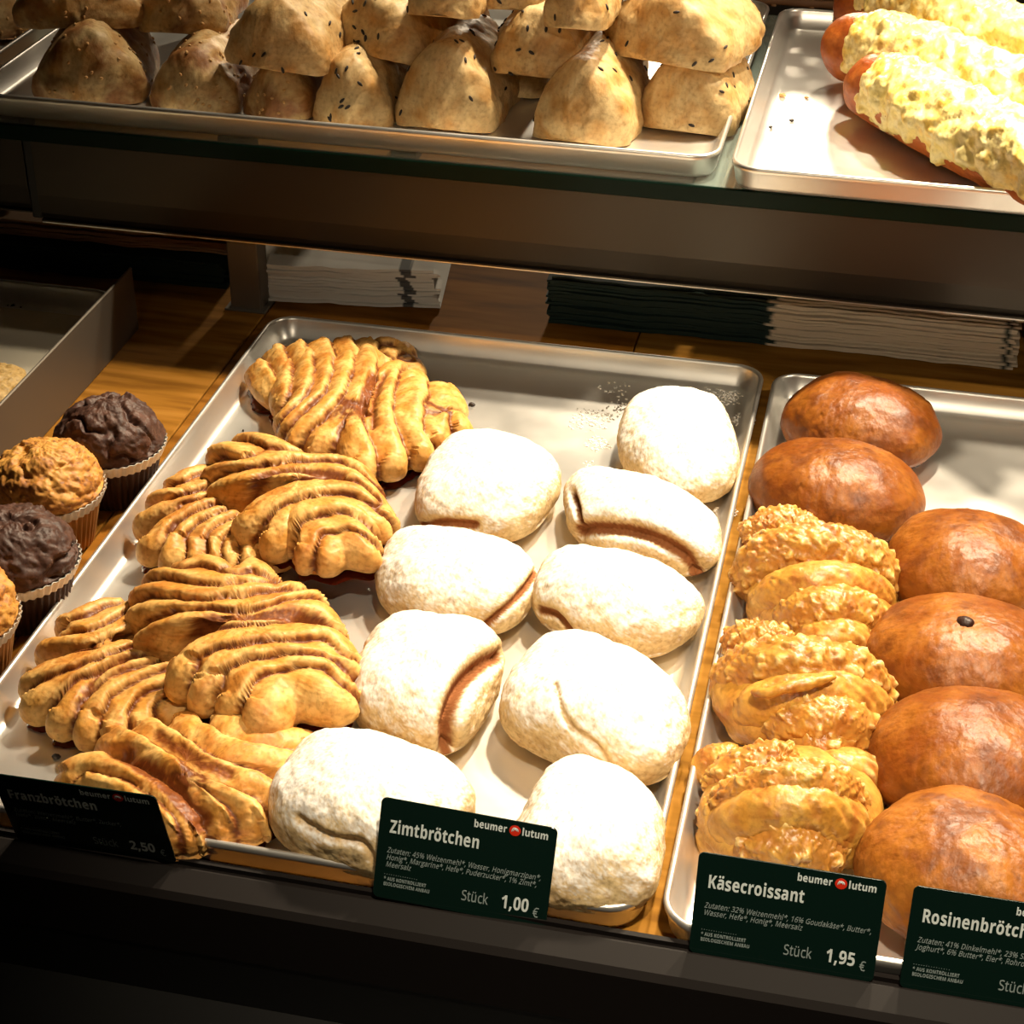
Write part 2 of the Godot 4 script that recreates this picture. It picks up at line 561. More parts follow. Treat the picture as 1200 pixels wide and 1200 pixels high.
func swirl(label: String, c_px: Array, h0: float, hp: float, rows: Array, furrows := [], lean := Vector2(0.15, 1.0)) -> void:
	# a flattened roll of dough: one swelling body whose layers follow the traced ridge lines; creases lie between the ridges
	var c := un(c_px[0], c_px[1], h0 + hp * 0.6)
	var c2 := Vector2(c.x, c.z)
	var rid := ridge_points(rows, 2, func(uv): return un(uv[0], uv[1], h0 + hp * 0.62))
	var nt := 288
	var R := PackedFloat32Array()
	for pass_ in 2:
		R.resize(nt)
		for j in nt:
			var dir := Vector2.from_angle(TAU * j / nt)
			var best := 0.01
			for k in rid.size():
				var w: float = rows[k][0] * 0.00105
				for q in rid[k]:
					var e: Vector2 = q - c2
					var al := e.dot(dir)
					var off := absf(e.cross(dir))
					if off < w:
						best = maxf(best, al + sqrt(w * w - off * off))
			R[j] = best
		var S := PackedFloat32Array()
		for j in nt:
			var sum := 0.0
			for k in range(-3, 4):
				sum += R[(j + k + nt) % nt]
			S.append(sum / 7.0)
		R = S
		if pass_ == 0:
			rid = ridge_points(rows, 2, func(uv):
				var q := un(uv[0], uv[1], h0 + hp * 0.62)
				for it in 3:
					var e := Vector2(q.x, q.z) - c2
					var rr: float = R[int(fposmod(e.angle() / TAU, 1.0) * nt) % nt]
					var rho := clampf(e.length() / rr, 0.0, 1.0)
					q = un(uv[0], uv[1], h0 + hp * (0.30 + 0.66 * sqrt(maxf(0.0, 1.0 - rho * rho))))
				return q)
	var fur := ridge_points(furrows, 2, func(uv): return un(uv[0], uv[1], h0 + hp * 0.8))
	var t := thing("cinnamon_swirl", label, "pastry", Vector3(c.x, h0, c.z), 0.0, "flattened cinnamon swirls on the counter tray")
	var lf := lean.normalized()
	# info at a point: [ridge id, gap to the next ridge, signed place across the layer, furrow]
	var info := func(p: Vector3) -> Array:
		var x := Vector2(p.x, p.z) + c2
		x += Vector2(n3(p + c, 70.0), n3(p + c + Vector3(4, 4, 4), 70.0)) * 0.0016
		var d1 := 1.0
		var d2 := 1.0
		var id := 0
		var near := x
		for k in rid.size():
			var dm := 1.0
			var nm := x
			var rk: PackedVector2Array = rid[k]
			for e in rk.size() - 1:
				var q := Geometry2D.get_closest_point_to_segment(x, rk[e], rk[e + 1])
				var d := q.distance_squared_to(x)
				if d < dm:
					dm = d
					nm = q
			if dm < d1:
				d2 = d1
				d1 = dm
				id = k
				near = nm
			elif dm < d2:
				d2 = dm
		d1 = sqrt(d1)
		d2 = sqrt(d2)
		var sg := 1.0 if (x - near).dot(lf) > 0.0 else -1.0
		var fu := 0.0
		for k in fur.size():
			var dm := 1.0
			var fk: PackedVector2Array = fur[k]
			for e in fk.size() - 1:
				dm = minf(dm, Geometry2D.get_closest_point_to_segment(x, fk[e], fk[e + 1]).distance_squared_to(x))
			var fw: float = furrows[k][0] * 0.001
			fu = maxf(fu, exp(-dm / (fw * fw)) * furrows[k][1] * 0.001)
		return [id, d2 - d1, sg * 2.0 * d1 / maxf(d1 + d2, 0.001), fu]
	var nu := 136
	var pos := PackedVector3Array()
	pos.resize(nu * nt)
	var belt := hp * 0.34
	for i in nu:
		var f := PI * i / (nu - 1.0)
		var r := sin(f)
		var y := 0.0
		if f < PI / 2:
			r = pow(maxf(r, 0.0), 0.9)
			y = belt + (hp * 0.94 - belt) * pow(cos(f), 0.9)
		else:
			r = pow(maxf(r, 0.0), 0.5)
			y = belt * (1.0 + cos(f))
		for j in nt:
			var g := TAU * j / nt
			pos[i * nt + j] = Vector3(R[j] * r * cos(g), y, R[j] * r * sin(g))
	var nn := grid_normals(pos, nu, nt, true)
	var ids := PackedInt32Array()
	var cols := PackedColorArray()
	ids.resize(nu * nt)
	cols.resize(nu * nt)
	var gold := Color(0.62, 0.29, 0.055)
	var pale := Color(0.82, 0.53, 0.19)
	var crust := Color(0.48, 0.175, 0.030)
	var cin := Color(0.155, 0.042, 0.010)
	for i in nu:
		for j in nt:
			var k := i * nt + j
			var p := pos[k]
			var inf: Array = info.call(p)
			ids[k] = inf[0]
			var gap: float = inf[1]
			var s: float = inf[2]
			var pc := p + c
			var k1 := n3(pc, 60.0)
			var k2 := n3(pc + Vector3(3, 1, 2), 260.0)
			if i < nu * 0.62:
				var swell := 1.0 - exp(-gap / 0.0050)
				var relief := 0.0045 * (swell - 0.8) + 0.0034 * s * swell - (inf[3] as float) + 0.0007 * n3(pc, 45.0) + 0.00035 * k2
				pos[k] = p - nn[k] * relief
			var col := mixc(gold, pale, 0.30 + 0.9 * k1)
			col = mixc(col, crust, sstep(0.0, 0.45, n3(pc + Vector3(9, 2, 4), 38.0) + 0.3 * k2) * 0.8)
			# the pale cut lip of a layer, then the cinnamon filling in the crease
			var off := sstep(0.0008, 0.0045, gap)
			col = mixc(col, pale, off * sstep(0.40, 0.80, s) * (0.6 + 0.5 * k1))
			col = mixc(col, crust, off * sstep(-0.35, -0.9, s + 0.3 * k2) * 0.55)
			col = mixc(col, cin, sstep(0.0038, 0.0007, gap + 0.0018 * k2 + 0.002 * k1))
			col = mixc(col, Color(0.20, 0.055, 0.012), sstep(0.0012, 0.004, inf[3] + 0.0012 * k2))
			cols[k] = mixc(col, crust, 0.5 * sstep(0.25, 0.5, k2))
	nn = grid_normals(pos, nu, nt, true)
	# one mesh per layer, sharing one continuous surface
	for id in rid.size():
		var a := acc()
		var map := {}
		var vv := PackedVector3Array()
		var vn := PackedVector3Array()
		var vc := PackedColorArray()
		var ii := PackedInt32Array()
		for i in nu - 1:
			for j in nt:
				var j2 := (j + 1) % nt
				if ids[i * nt + j] != id:
					continue
				for k in [i * nt + j, (i + 1) * nt + j, i * nt + j2, i * nt + j2, (i + 1) * nt + j, (i + 1) * nt + j2]:
					if not map.has(k):
						map[k] = vv.size()
						vv.append(pos[k])
						vn.append(-nn[k])
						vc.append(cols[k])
					ii.append(map[k])
		if ii.size() == 0:
			continue
		a.v = vv
		a.n = vn
		a.c = vc
		a.i = ii
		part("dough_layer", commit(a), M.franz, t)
	# caramel that ran out and set under the pastry
	var pl := PackedVector3Array()
	for q in [[0.0, 0.0016], [0.5, 0.0016], [0.9, 0.0015], [1.0, 0.0008], [0.98, 0.0], [0.0, 0.0]]:
		for j in nt:
			var g := TAU * j / nt
			var rr: float = R[j] * 0.94 * q[0] + q[0] * 0.011 * maxf(-0.3, n3(c + Vector3(cos(g), 0, sin(g)) * 0.05, 40.0))
			pl.append(Vector3(rr * cos(g), q[1], rr * sin(g)))
	var pa := acc()
	add_grid(pa, pl, 6, nt, true, true, null, plain(Color.WHITE))
	part("caramel_pool", commit(pa), M.caramel, t)

func cinnamon_swirls() -> void:
	var f := 0.0026
	swirl("cinnamon swirl in the far corner, half hidden by the swirl lapping over it", [392, 414], f, 0.034, [
		[11, 12, [300, 428], [310, 445], [325, 458]],
		[11, 12, [318, 412], [332, 430], [345, 450]],
		[10, 12, [345, 404], [352, 425], [360, 445]],
		[12, 12, [372, 398], [378, 415], [385, 440]],
		[12, 12, [400, 394], [410, 415], [420, 435]],
		[11, 12, [430, 396], [440, 415], [448, 430]],
		[9, 11, [445, 396], [470, 402], [484, 420]],
		[8, 11, [452, 408], [478, 412], [488, 424], [478, 432]],
	], [], Vector2(1.0, 0.2))
	swirl("fan shaped cinnamon swirl with a caramel blister lying over the corner swirl", [428, 472], f, 0.042, [
		[8, 9, [336, 434], [326, 450], [328, 466]],
		[9, 10, [352, 422], [356, 446], [330, 484]],
		[10, 10, [384, 420], [374, 452], [336, 492]],
		[10, 10, [406, 415], [392, 452], [345, 505]],
		[10, 10, [426, 410], [426, 440], [400, 490], [370, 514]],
		[15, 11, [414, 468], [404, 500], [425, 530]],
		[11, 11, [462, 424], [446, 474], [458, 530]],
		[10, 11, [484, 434], [476, 478], [492, 520]],
		[9, 10, [522, 452], [530, 470], [512, 505]],
		[8, 9, [518, 480], [535, 484], [538, 496]],
	], [[4.5, 5, [438, 444], [424, 480], [432, 486]], [3, 4, [452, 440], [440, 470], [437, 500]]], Vector2(1.0, 0.35))
	swirl("cinnamon swirl tucked under the loosely arched one, its rolled end showing", [232, 600], f, 0.036, [
		[8, 10, [204, 560], [226, 550], [250, 548]],
		[8, 10, [186, 576], [215, 570], [250, 564]],
		[9, 10, [174, 600], [205, 586], [255, 576]],
		[10, 11, [180, 628], [206, 600], [258, 582]],
		[10, 11, [205, 645], [215, 612], [262, 592]],
		[9, 11, [232, 648], [238, 616], [276, 598]],
		[8, 10, [252, 648], [254, 624], [284, 606]],
		[11, 11, [268, 648], [274, 628], [300, 622]],
		[9, 10, [292, 652], [296, 632], [326, 640]],
	])
	swirl("loosely arched cinnamon swirl with a deep cinnamon furrow, propped on its neighbour", [352, 578], f + 0.014, 0.040, [
		[11, 11, [258, 524], [272, 522], [285, 530]],
		[11, 11, [290, 512], [318, 514], [348, 524]],
		[9, 10, [252, 548], [300, 536], [360, 530], [415, 540], [440, 566]],
		[8, 10, [258, 566], [290, 556], [345, 546], [400, 547], [436, 566], [452, 598]],
		[13, 10, [298, 598], [350, 570], [408, 566], [446, 590]],
		[9, 10, [322, 622], [330, 604], [362, 590], [405, 588], [444, 606]],
		[9, 10, [360, 640], [372, 620], [405, 612], [434, 628]],
		[9, 10, [382, 644], [392, 628], [418, 626], [432, 640]],
	], [[5, 6, [288, 575], [310, 562], [350, 558], [400, 560]]])
	swirl("broad cinnamon swirl with long ridges overlapping the swirl beside the muffins", [288, 744], f + 0.016, 0.042, [
		[10, 10, [214, 664], [240, 656], [270, 664]],
		[9, 10, [276, 668], [296, 660], [316, 672]],
		[9, 10, [184, 676], [250, 674], [318, 680]],
		[9, 10, [168, 692], [240, 692], [345, 684]],
		[9, 11, [166, 712], [220, 706], [296, 704], [368, 694]],
		[8, 10, [174, 738], [214, 720], [296, 714], [372, 706], [391, 728]],
		[9, 10, [214, 782], [222, 760], [270, 746], [340, 738], [390, 738], [410, 764]],
		[10, 10, [240, 796], [248, 774], [290, 758], [353, 756], [408, 776]],
		[9, 10, [272, 812], [284, 788], [330, 775], [386, 774], [402, 796]],
		[13, 11, [308, 822], [330, 796], [372, 792], [396, 806]],
	], [[5, 7, [212, 742], [250, 732], [300, 728], [360, 722], [384, 726]]])
	swirl("closely ridged cinnamon swirl lying flat beside the tray rim", [124, 772], f, 0.036, [
		[8, 10, [80, 722], [118, 706], [136, 704]],
		[8, 10, [78, 738], [117, 724], [164, 702]],
		[8, 10, [58, 750], [107, 742], [172, 722]],
		[9, 10, [42, 788], [85, 774], [175, 750]],
		[10, 11, [46, 810], [74, 796], [117, 772], [180, 758]],
		[9, 11, [74, 832], [92, 806], [133, 780], [185, 770]],
		[9, 11, [104, 844], [114, 812], [150, 790], [195, 776]],
		[9, 10, [134, 846], [150, 816], [178, 798], [210, 788]],
		[8, 10, [164, 838], [176, 818], [204, 804], [225, 797]],
		[9, 10, [190, 826], [215, 812], [248, 812]],
	], [[4, 4, [100, 810], [120, 788], [160, 770]]])
	swirl("wide flat cinnamon swirl with one bold central ridge behind the dark price card", [220, 908], f, 0.040, [
		[12, 11, [82, 902], [118, 894], [163, 910], [204, 942], [218, 958]],
		[10, 10, [100, 914], [140, 928], [176, 948], [196, 964]],
		[13, 12, [132, 858, 3], [176, 876, 4], [228, 914, 4], [256, 946, 2]],
		[12, 10, [212, 902], [258, 928], [292, 944]],
		[11, 10, [166, 848], [230, 888], [314, 930]],
		[11, 10, [214, 838], [262, 872], [342, 896]],
		[12, 10, [252, 842], [300, 858], [352, 866]],
		[9, 10, [262, 834], [290, 826], [328, 838]],
	], [[6, 7, [140, 884], [180, 908], [214, 938], [232, 954]], [5, 4, [185, 862], [230, 896], [270, 910]]], Vector2(0.6, -1.0))

# ---- sugared rolls
func sugar_roll(label: String, q: Array, h: float, seed_: float, cuts: Array, expo := 2.9) -> void:
	var hs := [0.026, 0.026, 0.012, 0.012]
	var w := []
	var c := Vector3.ZERO
	for k in 4:
		var pnt := un(q[k][0], q[k][1], hs[k])
		pnt.y = 0.0
		w.append(pnt)
		c += pnt * 0.25
	for k in 4:
		w[k] = c + (w[k] - c) * 1.07
	var base := 0.0027
	var t := thing("sugared_roll", label, "pastry", Vector3(c.x, base, c.z), 0.0, "sugared rolls on the counter tray")
	var o := t.position
	var belt := h * 0.36
	var nu := 110
	var nv := 210
	var so := Vector3(seed_ * 1.7, seed_ * 0.9, seed_ * 2.3)
	var pos := PackedVector3Array()
	pos.resize(nu * nv)
	for i in nu:
		var f := PI * (i / (nu - 1.0))
		var r := sin(f)
		var y := 0.0
		if f < PI / 2:
			r = pow(maxf(r, 0.0), 0.96)
			y = belt + (h - belt) * pow(cos(f), 0.92)
		else:
			r = pow(maxf(r, 0.0), 0.42)
			y = belt * (1.0 + cos(f))
		for j in nv:
			var g := TAU * j / nv
			var cc := cos(g)
			var ss := sin(g)
			var k := 1.0 / pow(pow(absf(cc), expo) + pow(absf(ss), expo), 1.0 / expo)
			var s := (r * k * cc + 1.0) * 0.5
			var v := (r * k * ss + 1.0) * 0.5
			var pa: Vector3 = (w[0] as Vector3).lerp(w[1], s)
			var pb: Vector3 = (w[3] as Vector3).lerp(w[2], s)
			var p := pa.lerp(pb, v) - c
			pos[i * nv + j] = Vector3(p.x, y, p.z)
	# slits: lines on the roll where the rolled sheet shows its cinnamon filling; each traced point is laid on the surface
	var lines := []
	var nn := grid_normals(pos, nu, nv, true)
	var eye := cam.position - o
	for cut in cuts:
		var pl := []
		for k in range(2, cut.size()):
			var ray: Vector3 = (un(cut[k][0], cut[k][1], 0.0) - cam.position).normalized()
			var bd := 1.0
			var at := Vector3.ZERO
			for e in pos.size():
				if nn[e].dot(ray) < 0.05:
					continue
				var dl := (pos[e] - eye).cross(ray).length_squared()
				if dl < bd:
					bd = dl
					at = pos[e]
			pl.append(at)
		var dense := []
		for k in 33:
			dense.append(catmull(pl, k / 32.0))
		lines.append([cut[0] * 0.001, cut[1] * 0.001, dense])
	var groove := func(p: Vector3) -> float:
		var best := 0.0
		for l in lines:
			var md := 1.0
			for e in l[2]:
				md = minf(md, (p - (e as Vector3)).length_squared())
			best = maxf(best, exp(-md / (l[0] * l[0])))
		return best
	var depth := 0.0
	for l in lines:
		depth = maxf(depth, l[1])
	var gs := []
	var cnt := [0]
	var disp := func(p: Vector3, n: Vector3) -> float:
		var d := 0.0028 * n3(p + so, 22.0) + 0.0006 * n3(p + so, 120.0)
		var g: float = groove.call(p)
		gs.append(g)
		if n.y < -0.5:
			return 0.0
		return d - depth * g
	var colr := func(p: Vector3, n: Vector3, u: float, v: float, _d: float) -> Color:
		var k := n3(p + so, 55.0)
		var fine := n3(p + so, 420.0)
		var dough := mixc(Color(0.68, 0.51, 0.27), Color(0.55, 0.36, 0.155), 0.4 + 1.1 * k)
		dough = mixc(dough, Color(0.36, 0.20, 0.08), sstep(0.30, 0.6, n3(p + so, 160.0)) * 0.5)
		var g: float = gs[cnt[0]]
		cnt[0] += 1
		dough = mixc(dough, Color(0.26, 0.095, 0.035), sstep(0.16, 0.5, g + 0.15 * fine) * (1.0 if depth > 0.004 else 0.2))
		# icing sugar lies where it fell: dense on the crown, grainy and patchy down the sides, ending in an uneven line
		var lie := n.y + 0.30 * k + 0.22 * n3(p + so + Vector3(5, 5, 5), 110.0) - (1.5 if depth > 0.004 else 0.5) * sstep(0.14, 0.5, g + 0.1 * fine)
		var cover := sstep(0.12, 0.95, lie + 0.55 * n3(p + so, 640.0))
		return mixc(dough, Color(0.82, 0.815, 0.80), cover * 0.95)
	var a := acc()
	add_grid(a, pos, nu, nv, true, true, disp, colr)
	part("bread", commit(a), M.sugar, t)

func sugar_rolls() -> void:
	sugar_roll("egg shaped sugared roll lying farthest back by the spilled sugar", [[722, 466], [848, 458], [872, 590], [738, 588]], 0.046, 1.0, [], 2.3)
	sugar_roll("plump sugared roll beside the fan shaped cinnamon swirl", [[528, 502], [668, 536], [618, 642], [472, 620]], 0.046, 2.0, [[3.2, 5.0, [492, 618, 16], [520, 612, 20], [556, 616, 16]]])
	sugar_roll("sugared roll with a long open cinnamon seam, touching the egg shaped one", [[668, 544], [846, 598], [830, 684], [664, 640]], 0.046, 3.0, [[4.6, 9.0, [676, 624, 28], [700, 618, 32], [752, 624, 30], [800, 648, 22], [818, 674, 12]], [2.4, 4.0, [668, 575, 34], [676, 596, 32], [682, 620, 28]]])
	sugar_roll("sugared roll with a narrow seam at its tip, between three other sugared rolls", [[458, 616], [642, 650], [598, 752], [436, 722]], 0.045, 4.0, [[2.6, 5.0, [632, 664, 30], [616, 690, 26], [584, 722, 18], [560, 742, 10]]])
	sugar_roll("smooth sugared roll with a small rolled lip at its pointed end", [[652, 636], [840, 690], [770, 782], [614, 730]], 0.046, 5.0, [[3.0, 5.0, [632, 716, 22], [652, 722, 22], [668, 742, 14]]])
	sugar_roll("sugared roll split open by a deep brown crescent slit", [[446, 724], [606, 748], [540, 900], [400, 858]], 0.052, 6.0, [[4.6, 11.0, [592, 766, 38], [566, 778, 44], [540, 806, 42], [526, 846, 32], [524, 880, 18]]])
	sugar_roll("large sugared roll creased by a curved fold on its near side", [[652, 736], [816, 818], [772, 940], [566, 862]], 0.052, 7.0, [[1.8, 3.0, [650, 802, 44], [668, 848, 36], [700, 876, 28], [730, 916, 12]]])
	sugar_roll("big sugared roll standing behind the edge of the cinnamon roll card", [[366, 858], [578, 922], [490, 1048], [302, 990]], 0.054, 8.0, [[2.2, 3.2, [350, 960, 38], [390, 980, 34], [426, 990, 28], [440, 1020, 12]]])
	sugar_roll("sugared roll with a bare floury near end, partly behind the cinnamon roll card", [[654, 882], [780, 940], [760, 1082], [576, 1050]], 0.050, 9.0, [])

# ---- raisin buns
func raisin_bun(label: String, u: float, v: float, rx: float, rz: float, h: float, turn: float, seed_: float, tone: float, raisins: Array, base := 0.0027) -> void:
	var c := un(u, v, base + h * 0.42)
	var t := thing("raisin_bun", label, "bun", Vector3(c.x, base, c.z), turn, "glazed raisin buns on the counter tray")
	var so := Vector3(seed_ * 2.1, seed_ * 1.3, seed_ * 0.7)
	var disp := func(p: Vector3, n: Vector3) -> float:
		if n.y < -0.6:
			return 0.0
		var wr := maxf(0.0, n3(p + so + Vector3(7, 0, 0), 14.0) + 0.35)
		return 0.0032 * n3(p + so, 16.0) + wr * (0.0010 * n3(p + so, 150.0) + 0.0006 * absf(n3(p + so, 260.0)))
	var colr := func(p: Vector3, n: Vector3, u2: float, v2: float, _d: float) -> Color:
		var k := n3(p + so, 26.0)
		var k2 := n3(p + so + Vector3(1, 8, 3), 110.0)
		var c2 := mixc(Color(0.20, 0.054, 0.006), Color(0.325, 0.118, 0.017), tone + 0.8 * k + 0.4 * k2)
		c2 = mixc(c2, Color(0.125, 0.032, 0.006), sstep(0.05, 0.5, n3(p + so + Vector3(2, 2, 9), 34.0) + 0.25 * k2) * 0.8)
		# the pale ring where the dough touched the tray
		return mixc(c2, Color(0.50, 0.27, 0.085), sstep(0.007, 0.002, p.y + 0.003 * k) * 0.8)
	part("crust", dome(rx, rz, h, h * 0.36, 76, 140, 2.15, disp, colr), M.bun, t)
	for r in raisins:
		var q := un(r[0], r[1], base + r[2] * 0.001) - t.position
		q = Basis(Vector3.UP, -turn) * q
		var a := acc()
		tube(a, [q - Vector3(0.005, 0, 0.002), q, q + Vector3(0.005, 0, 0.002)], [0.0045, 0.005, 0.0045], [0.004, 0.0045, 0.004], 14, 14, 2.0, func(p, _n): return 0.0008 * n3(p, 300.0), plain(Color(0.035, 0.012, 0.008)))
		part("raisin", commit(a), M.bun, t)

func raisin_buns() -> void:
	raisin_bun("dark raisin bun farthest back with a torn spot on its side", 1008, 496, 0.058, 0.052, 0.052, -0.25, 1.0, 0.15, [[1070, 541, 12]])
	raisin_bun("reddish glazed raisin bun touching the farthest cheese croissant", 980, 574, 0.060, 0.050, 0.052, -0.1, 2.0, 0.30, [])
	raisin_bun("wrinkled glazed raisin bun beside the farthest cheese croissant", 1138, 668, 0.054, 0.052, 0.056, 0.0, 3.0, 0.42, [])
	raisin_bun("glazed raisin bun with a raisin poking out of its crown", 1132, 774, 0.059, 0.054, 0.056, -0.1, 4.0, 0.40, [[1131, 731, 54]])
	raisin_bun("smooth brown raisin bun with a bright glossy crown", 1142, 894, 0.058, 0.056, 0.058, 0.0, 5.0, 0.25, [])
	raisin_bun("tawny raisin bun standing behind two green price cards", 1136, 1022, 0.056, 0.052, 0.056, 0.0, 6.0, 0.62, [])

# ---- cheese croissants
func cheese_colour(p: Vector3, n: Vector3, u: float, v: float, d: float) -> Color:
	var k := n3(p, 60.0)
	var k2 := n3(p + Vector3(4, 4, 1), 200.0)
	var c := mixc(Color(0.50, 0.225, 0.030), Color(0.60, 0.33, 0.065), 0.5 + k)
	c = mixc(c, Color(0.38, 0.135, 0.022), sstep(0.0, 0.5, n3(p + Vector3(1, 6, 2), 42.0) + 0.3 * k2))
	# blistered cheese: the raised bubbles are pale, the skin between them browned
	c = mixc(c, Color(0.82, 0.60, 0.24), sstep(0.0004, 0.0018, d))
	return mixc(c, Color(0.44, 0.17, 0.03), sstep(0.0, -0.0012, d) * 0.7)

func croissant(label: String, c_px: Array, rad: float, h0: float, hp: float, rows: Array) -> void:
	var c := un(c_px[0], c_px[1], h0 + hp * 0.5)
	var t := thing("cheese_croissant", label, "croissant", Vector3(c.x, h0, c.z), 0.0, "cheese croissants in a row on the counter tray")
	var all := []
	var o := t.position
	for row in rows:
		var P := []
		var W := []
		var T := []
		for k in range(3, row.size()):
			var uv: Array = row[k]
			var h: float = uv[2] * 0.001
			P.append(un(uv[0], uv[1], h0 + h) - Vector3(0, row[1] * 0.00072, 0) - o)
			W.append(row[0] * 0.001)
			T.append(row[1] * 0.001)
			all.append(P[-1])
		var cheesy: float = row[2]
		var a := acc()
		var off := Vector3(o.x * 7.0 + row[0], o.z * 3.0, P[0].x * 5.0)
		tube(a, P, W, T, 190, 92, 4.0, func(p, n):
			var q: Vector3 = p + off
			var warp := Vector3(n3(q, 90.0), n3(q + Vector3(3, 3, 3), 90.0), n3(q + Vector3(7, 1, 5), 90.0)) * 0.004
			var patch := sstep(-0.30, 0.25, n3(q + Vector3(2, 9, 4), 34.0) + (cheesy - 0.5))
			var e1 := clampf((0.46 - (cell(q + warp, 105.0) + 1.0)) / 0.46, 0.0, 1.0)
			var e2 := clampf((0.46 - (cell(q + warp, 230.0) + 1.0)) / 0.46, 0.0, 1.0)
			var b1 := e1 * (2.0 - e1) * 0.0026
			var b2 := e2 * (2.0 - e2) * 0.0013
			return patch * cheesy * (b1 + b2 - 0.0012) + 0.0012 * n3(q, 60.0) - (1.0 - patch * cheesy) * 0.0007 * sin(p.z * 900.0 + 2.5 * n3(q, 50.0)) * maxf(0.0, n.x), cheese_colour)
		part("dough_segment", commit(a), M.cheese, t)
	var sp := spread(all)
	var body := part("dough_core", dome(sp[1] * 1.6, sp[2] * 1.6, hp * 0.75, hp * 0.3, 30, 60, 2.2, func(p, _n): return 0.001 * n3(p, 120.0), cheese_colour), M.cheese, t, sp[0])
	body.rotation.y = sp[3]

func croissants() -> void:
	var f := 0.0027
	croissant("pale golden cheese croissant farthest back, lapped by the middle one", [958, 690], 0.07, f, 0.05, [
		[15, 15, 1.0, [876, 626, 26], [912, 602, 38], [962, 612, 34]],
		[18, 20, 1.0, [880, 680, 18], [900, 640, 44], [958, 624, 56], [1016, 640, 46], [1042, 690, 18]],
		[15, 17, 0.35, [886, 706, 14], [920, 680, 38], [968, 668, 48], [1016, 680, 36], [1038, 708, 12]],
		[16, 18, 0.9, [924, 728, 18], [944, 706, 36], [976, 698, 44], [1012, 706, 36], [1034, 738, 14]],
		[15, 16, 0.5, [932, 752, 14], [980, 734, 34], [1026, 752, 14]],
	])
	croissant("middle cheese croissant with a melted cheese ridge and one scorched end", [946, 808], 0.07, f + 0.003, 0.052, [
		[13, 14, 1.0, [858, 748, 22], [886, 736, 34], [934, 748, 34]],
		[18, 20, 1.0, [862, 806, 16], [876, 774, 38], [940, 760, 56], [1004, 776, 44], [1034, 820, 16]],
		[11, 14, 0.7, [858, 772, 20], [864, 800, 26], [868, 826, 16]],
		[14, 16, 0.4, [864, 840, 10], [896, 812, 38], [958, 798, 48], [1012, 808, 38], [1034, 838, 12]],
		[16, 18, 0.9, [902, 854, 14], [936, 832, 38], [986, 830, 42], [1024, 858, 14]],
		[14, 15, 0.9, [912, 876, 12], [966, 862, 32], [1022, 870, 14]],
		[3.5, 3.5, 0.0, [882, 806, 46], [900, 808, 50], [930, 800, 55], [982, 788, 57]],
	])
	croissant("nearest cheese croissant curled open behind its green price card", [926, 940], 0.072, f, 0.056, [
		[12, 13, 0.5, [824, 900, 14], [842, 882, 24], [872, 880, 26]],
		[15, 16, 1.0, [836, 916, 24], [866, 894, 38], [908, 880, 46], [934, 888, 46]],
		[15, 15, 0.4, [960, 894, 34], [1004, 892, 30], [1028, 918, 10]],
		[13, 14, 0.5, [960, 886, 24], [1006, 876, 22], [1030, 892, 10]],
		[13, 15, 1.0, [828, 956, 16], [874, 920, 46], [926, 904, 60], [976, 910, 54], [1012, 952, 18]],
		[14, 17, 0.3, [830, 976, 8], [876, 944, 42], [936, 930, 54], [986, 948, 40], [1014, 988, 8]],
		[8, 10, 0.2, [862, 978, 30], [906, 954, 44], [946, 948, 48], [984, 970, 34], [998, 1000, 14]],
		[17, 17, 0.95, [870, 994, 22], [926, 968, 40], [982, 996, 22]],
	])

# ---- muffins
func muffin(label: String, u: float, v: float, dark: bool, seed_: float) -> void:
	var c := un(u, v, 0.038)
	var t := thing("muffin", label, "muffin", Vector3(c.x, 0.0003, c.z), seed_, "muffins in a row beside the tray")
	var cup := Color(0.050, 0.022, 0.014) if dark else Color(0.50, 0.25, 0.075)
	var side := lathe([[0.0, 0.0], [0.0255, 0.0, 0.4], [0.026, 0.0008, 1.0], [0.0335, 0.0335, 1.0], [0.0325, 0.0335, 1.0], [0.0, 0.030]], 264, plain(cup), null, 0.0009, 44)
	part("paper_cup", side, M.paper, t)
	part("cup_rim", lathe([[0.0326, 0.0315, 1.0], [0.0345, 0.0320, 1.0], [0.0385, 0.0405, 1.0], [0.0378, 0.0408, 1.0], [0.0335, 0.0335, 1.0]], 264, plain(Color(0.86, 0.83, 0.76)), null, 0.0008, 44), M.paper, t)
	var so := Vector3(seed_ * 3.0, seed_ * 1.1, seed_ * 2.0)
	var disp := func(p: Vector3, n: Vector3) -> float:
		if n.y < -0.3:
			return 0.0
		var crack := sstep(0.10, 0.0, absf(n3(p + so, 16.0)))
		var crumb := 0.0018 * n3(p + so, 130.0) + 0.0010 * n3(p + so, 330.0)
		return crumb * (1.0 if not dark else 0.7) - 0.004 * crack * (1.0 if dark else 0.5) + 0.004 * n3(p + so, 24.0)
	var colr := func(p: Vector3, n: Vector3, u2: float, v2: float, d: float) -> Color:
		var k := n3(p + so, 70.0)
		var k2 := n3(p + so, 260.0)
		if dark:
			return mixc(Color(0.048, 0.018, 0.011), Color(0.105, 0.042, 0.024), 0.4 + k + 0.6 * k2)
		var c2 := mixc(Color(0.66, 0.33, 0.065), Color(0.52, 0.20, 0.035), 0.35 + k)
		return mixc(c2, Color(0.26, 0.10, 0.03), sstep(0.2, 0.5, k2 + 0.4 * k))
	var top := dome(0.0372, 0.0372, 0.041, 0.012, 80, 130, 2.0, disp, colr)
	part("crown", top, M.muffin, t, Vector3(0, 0.0315, 0))

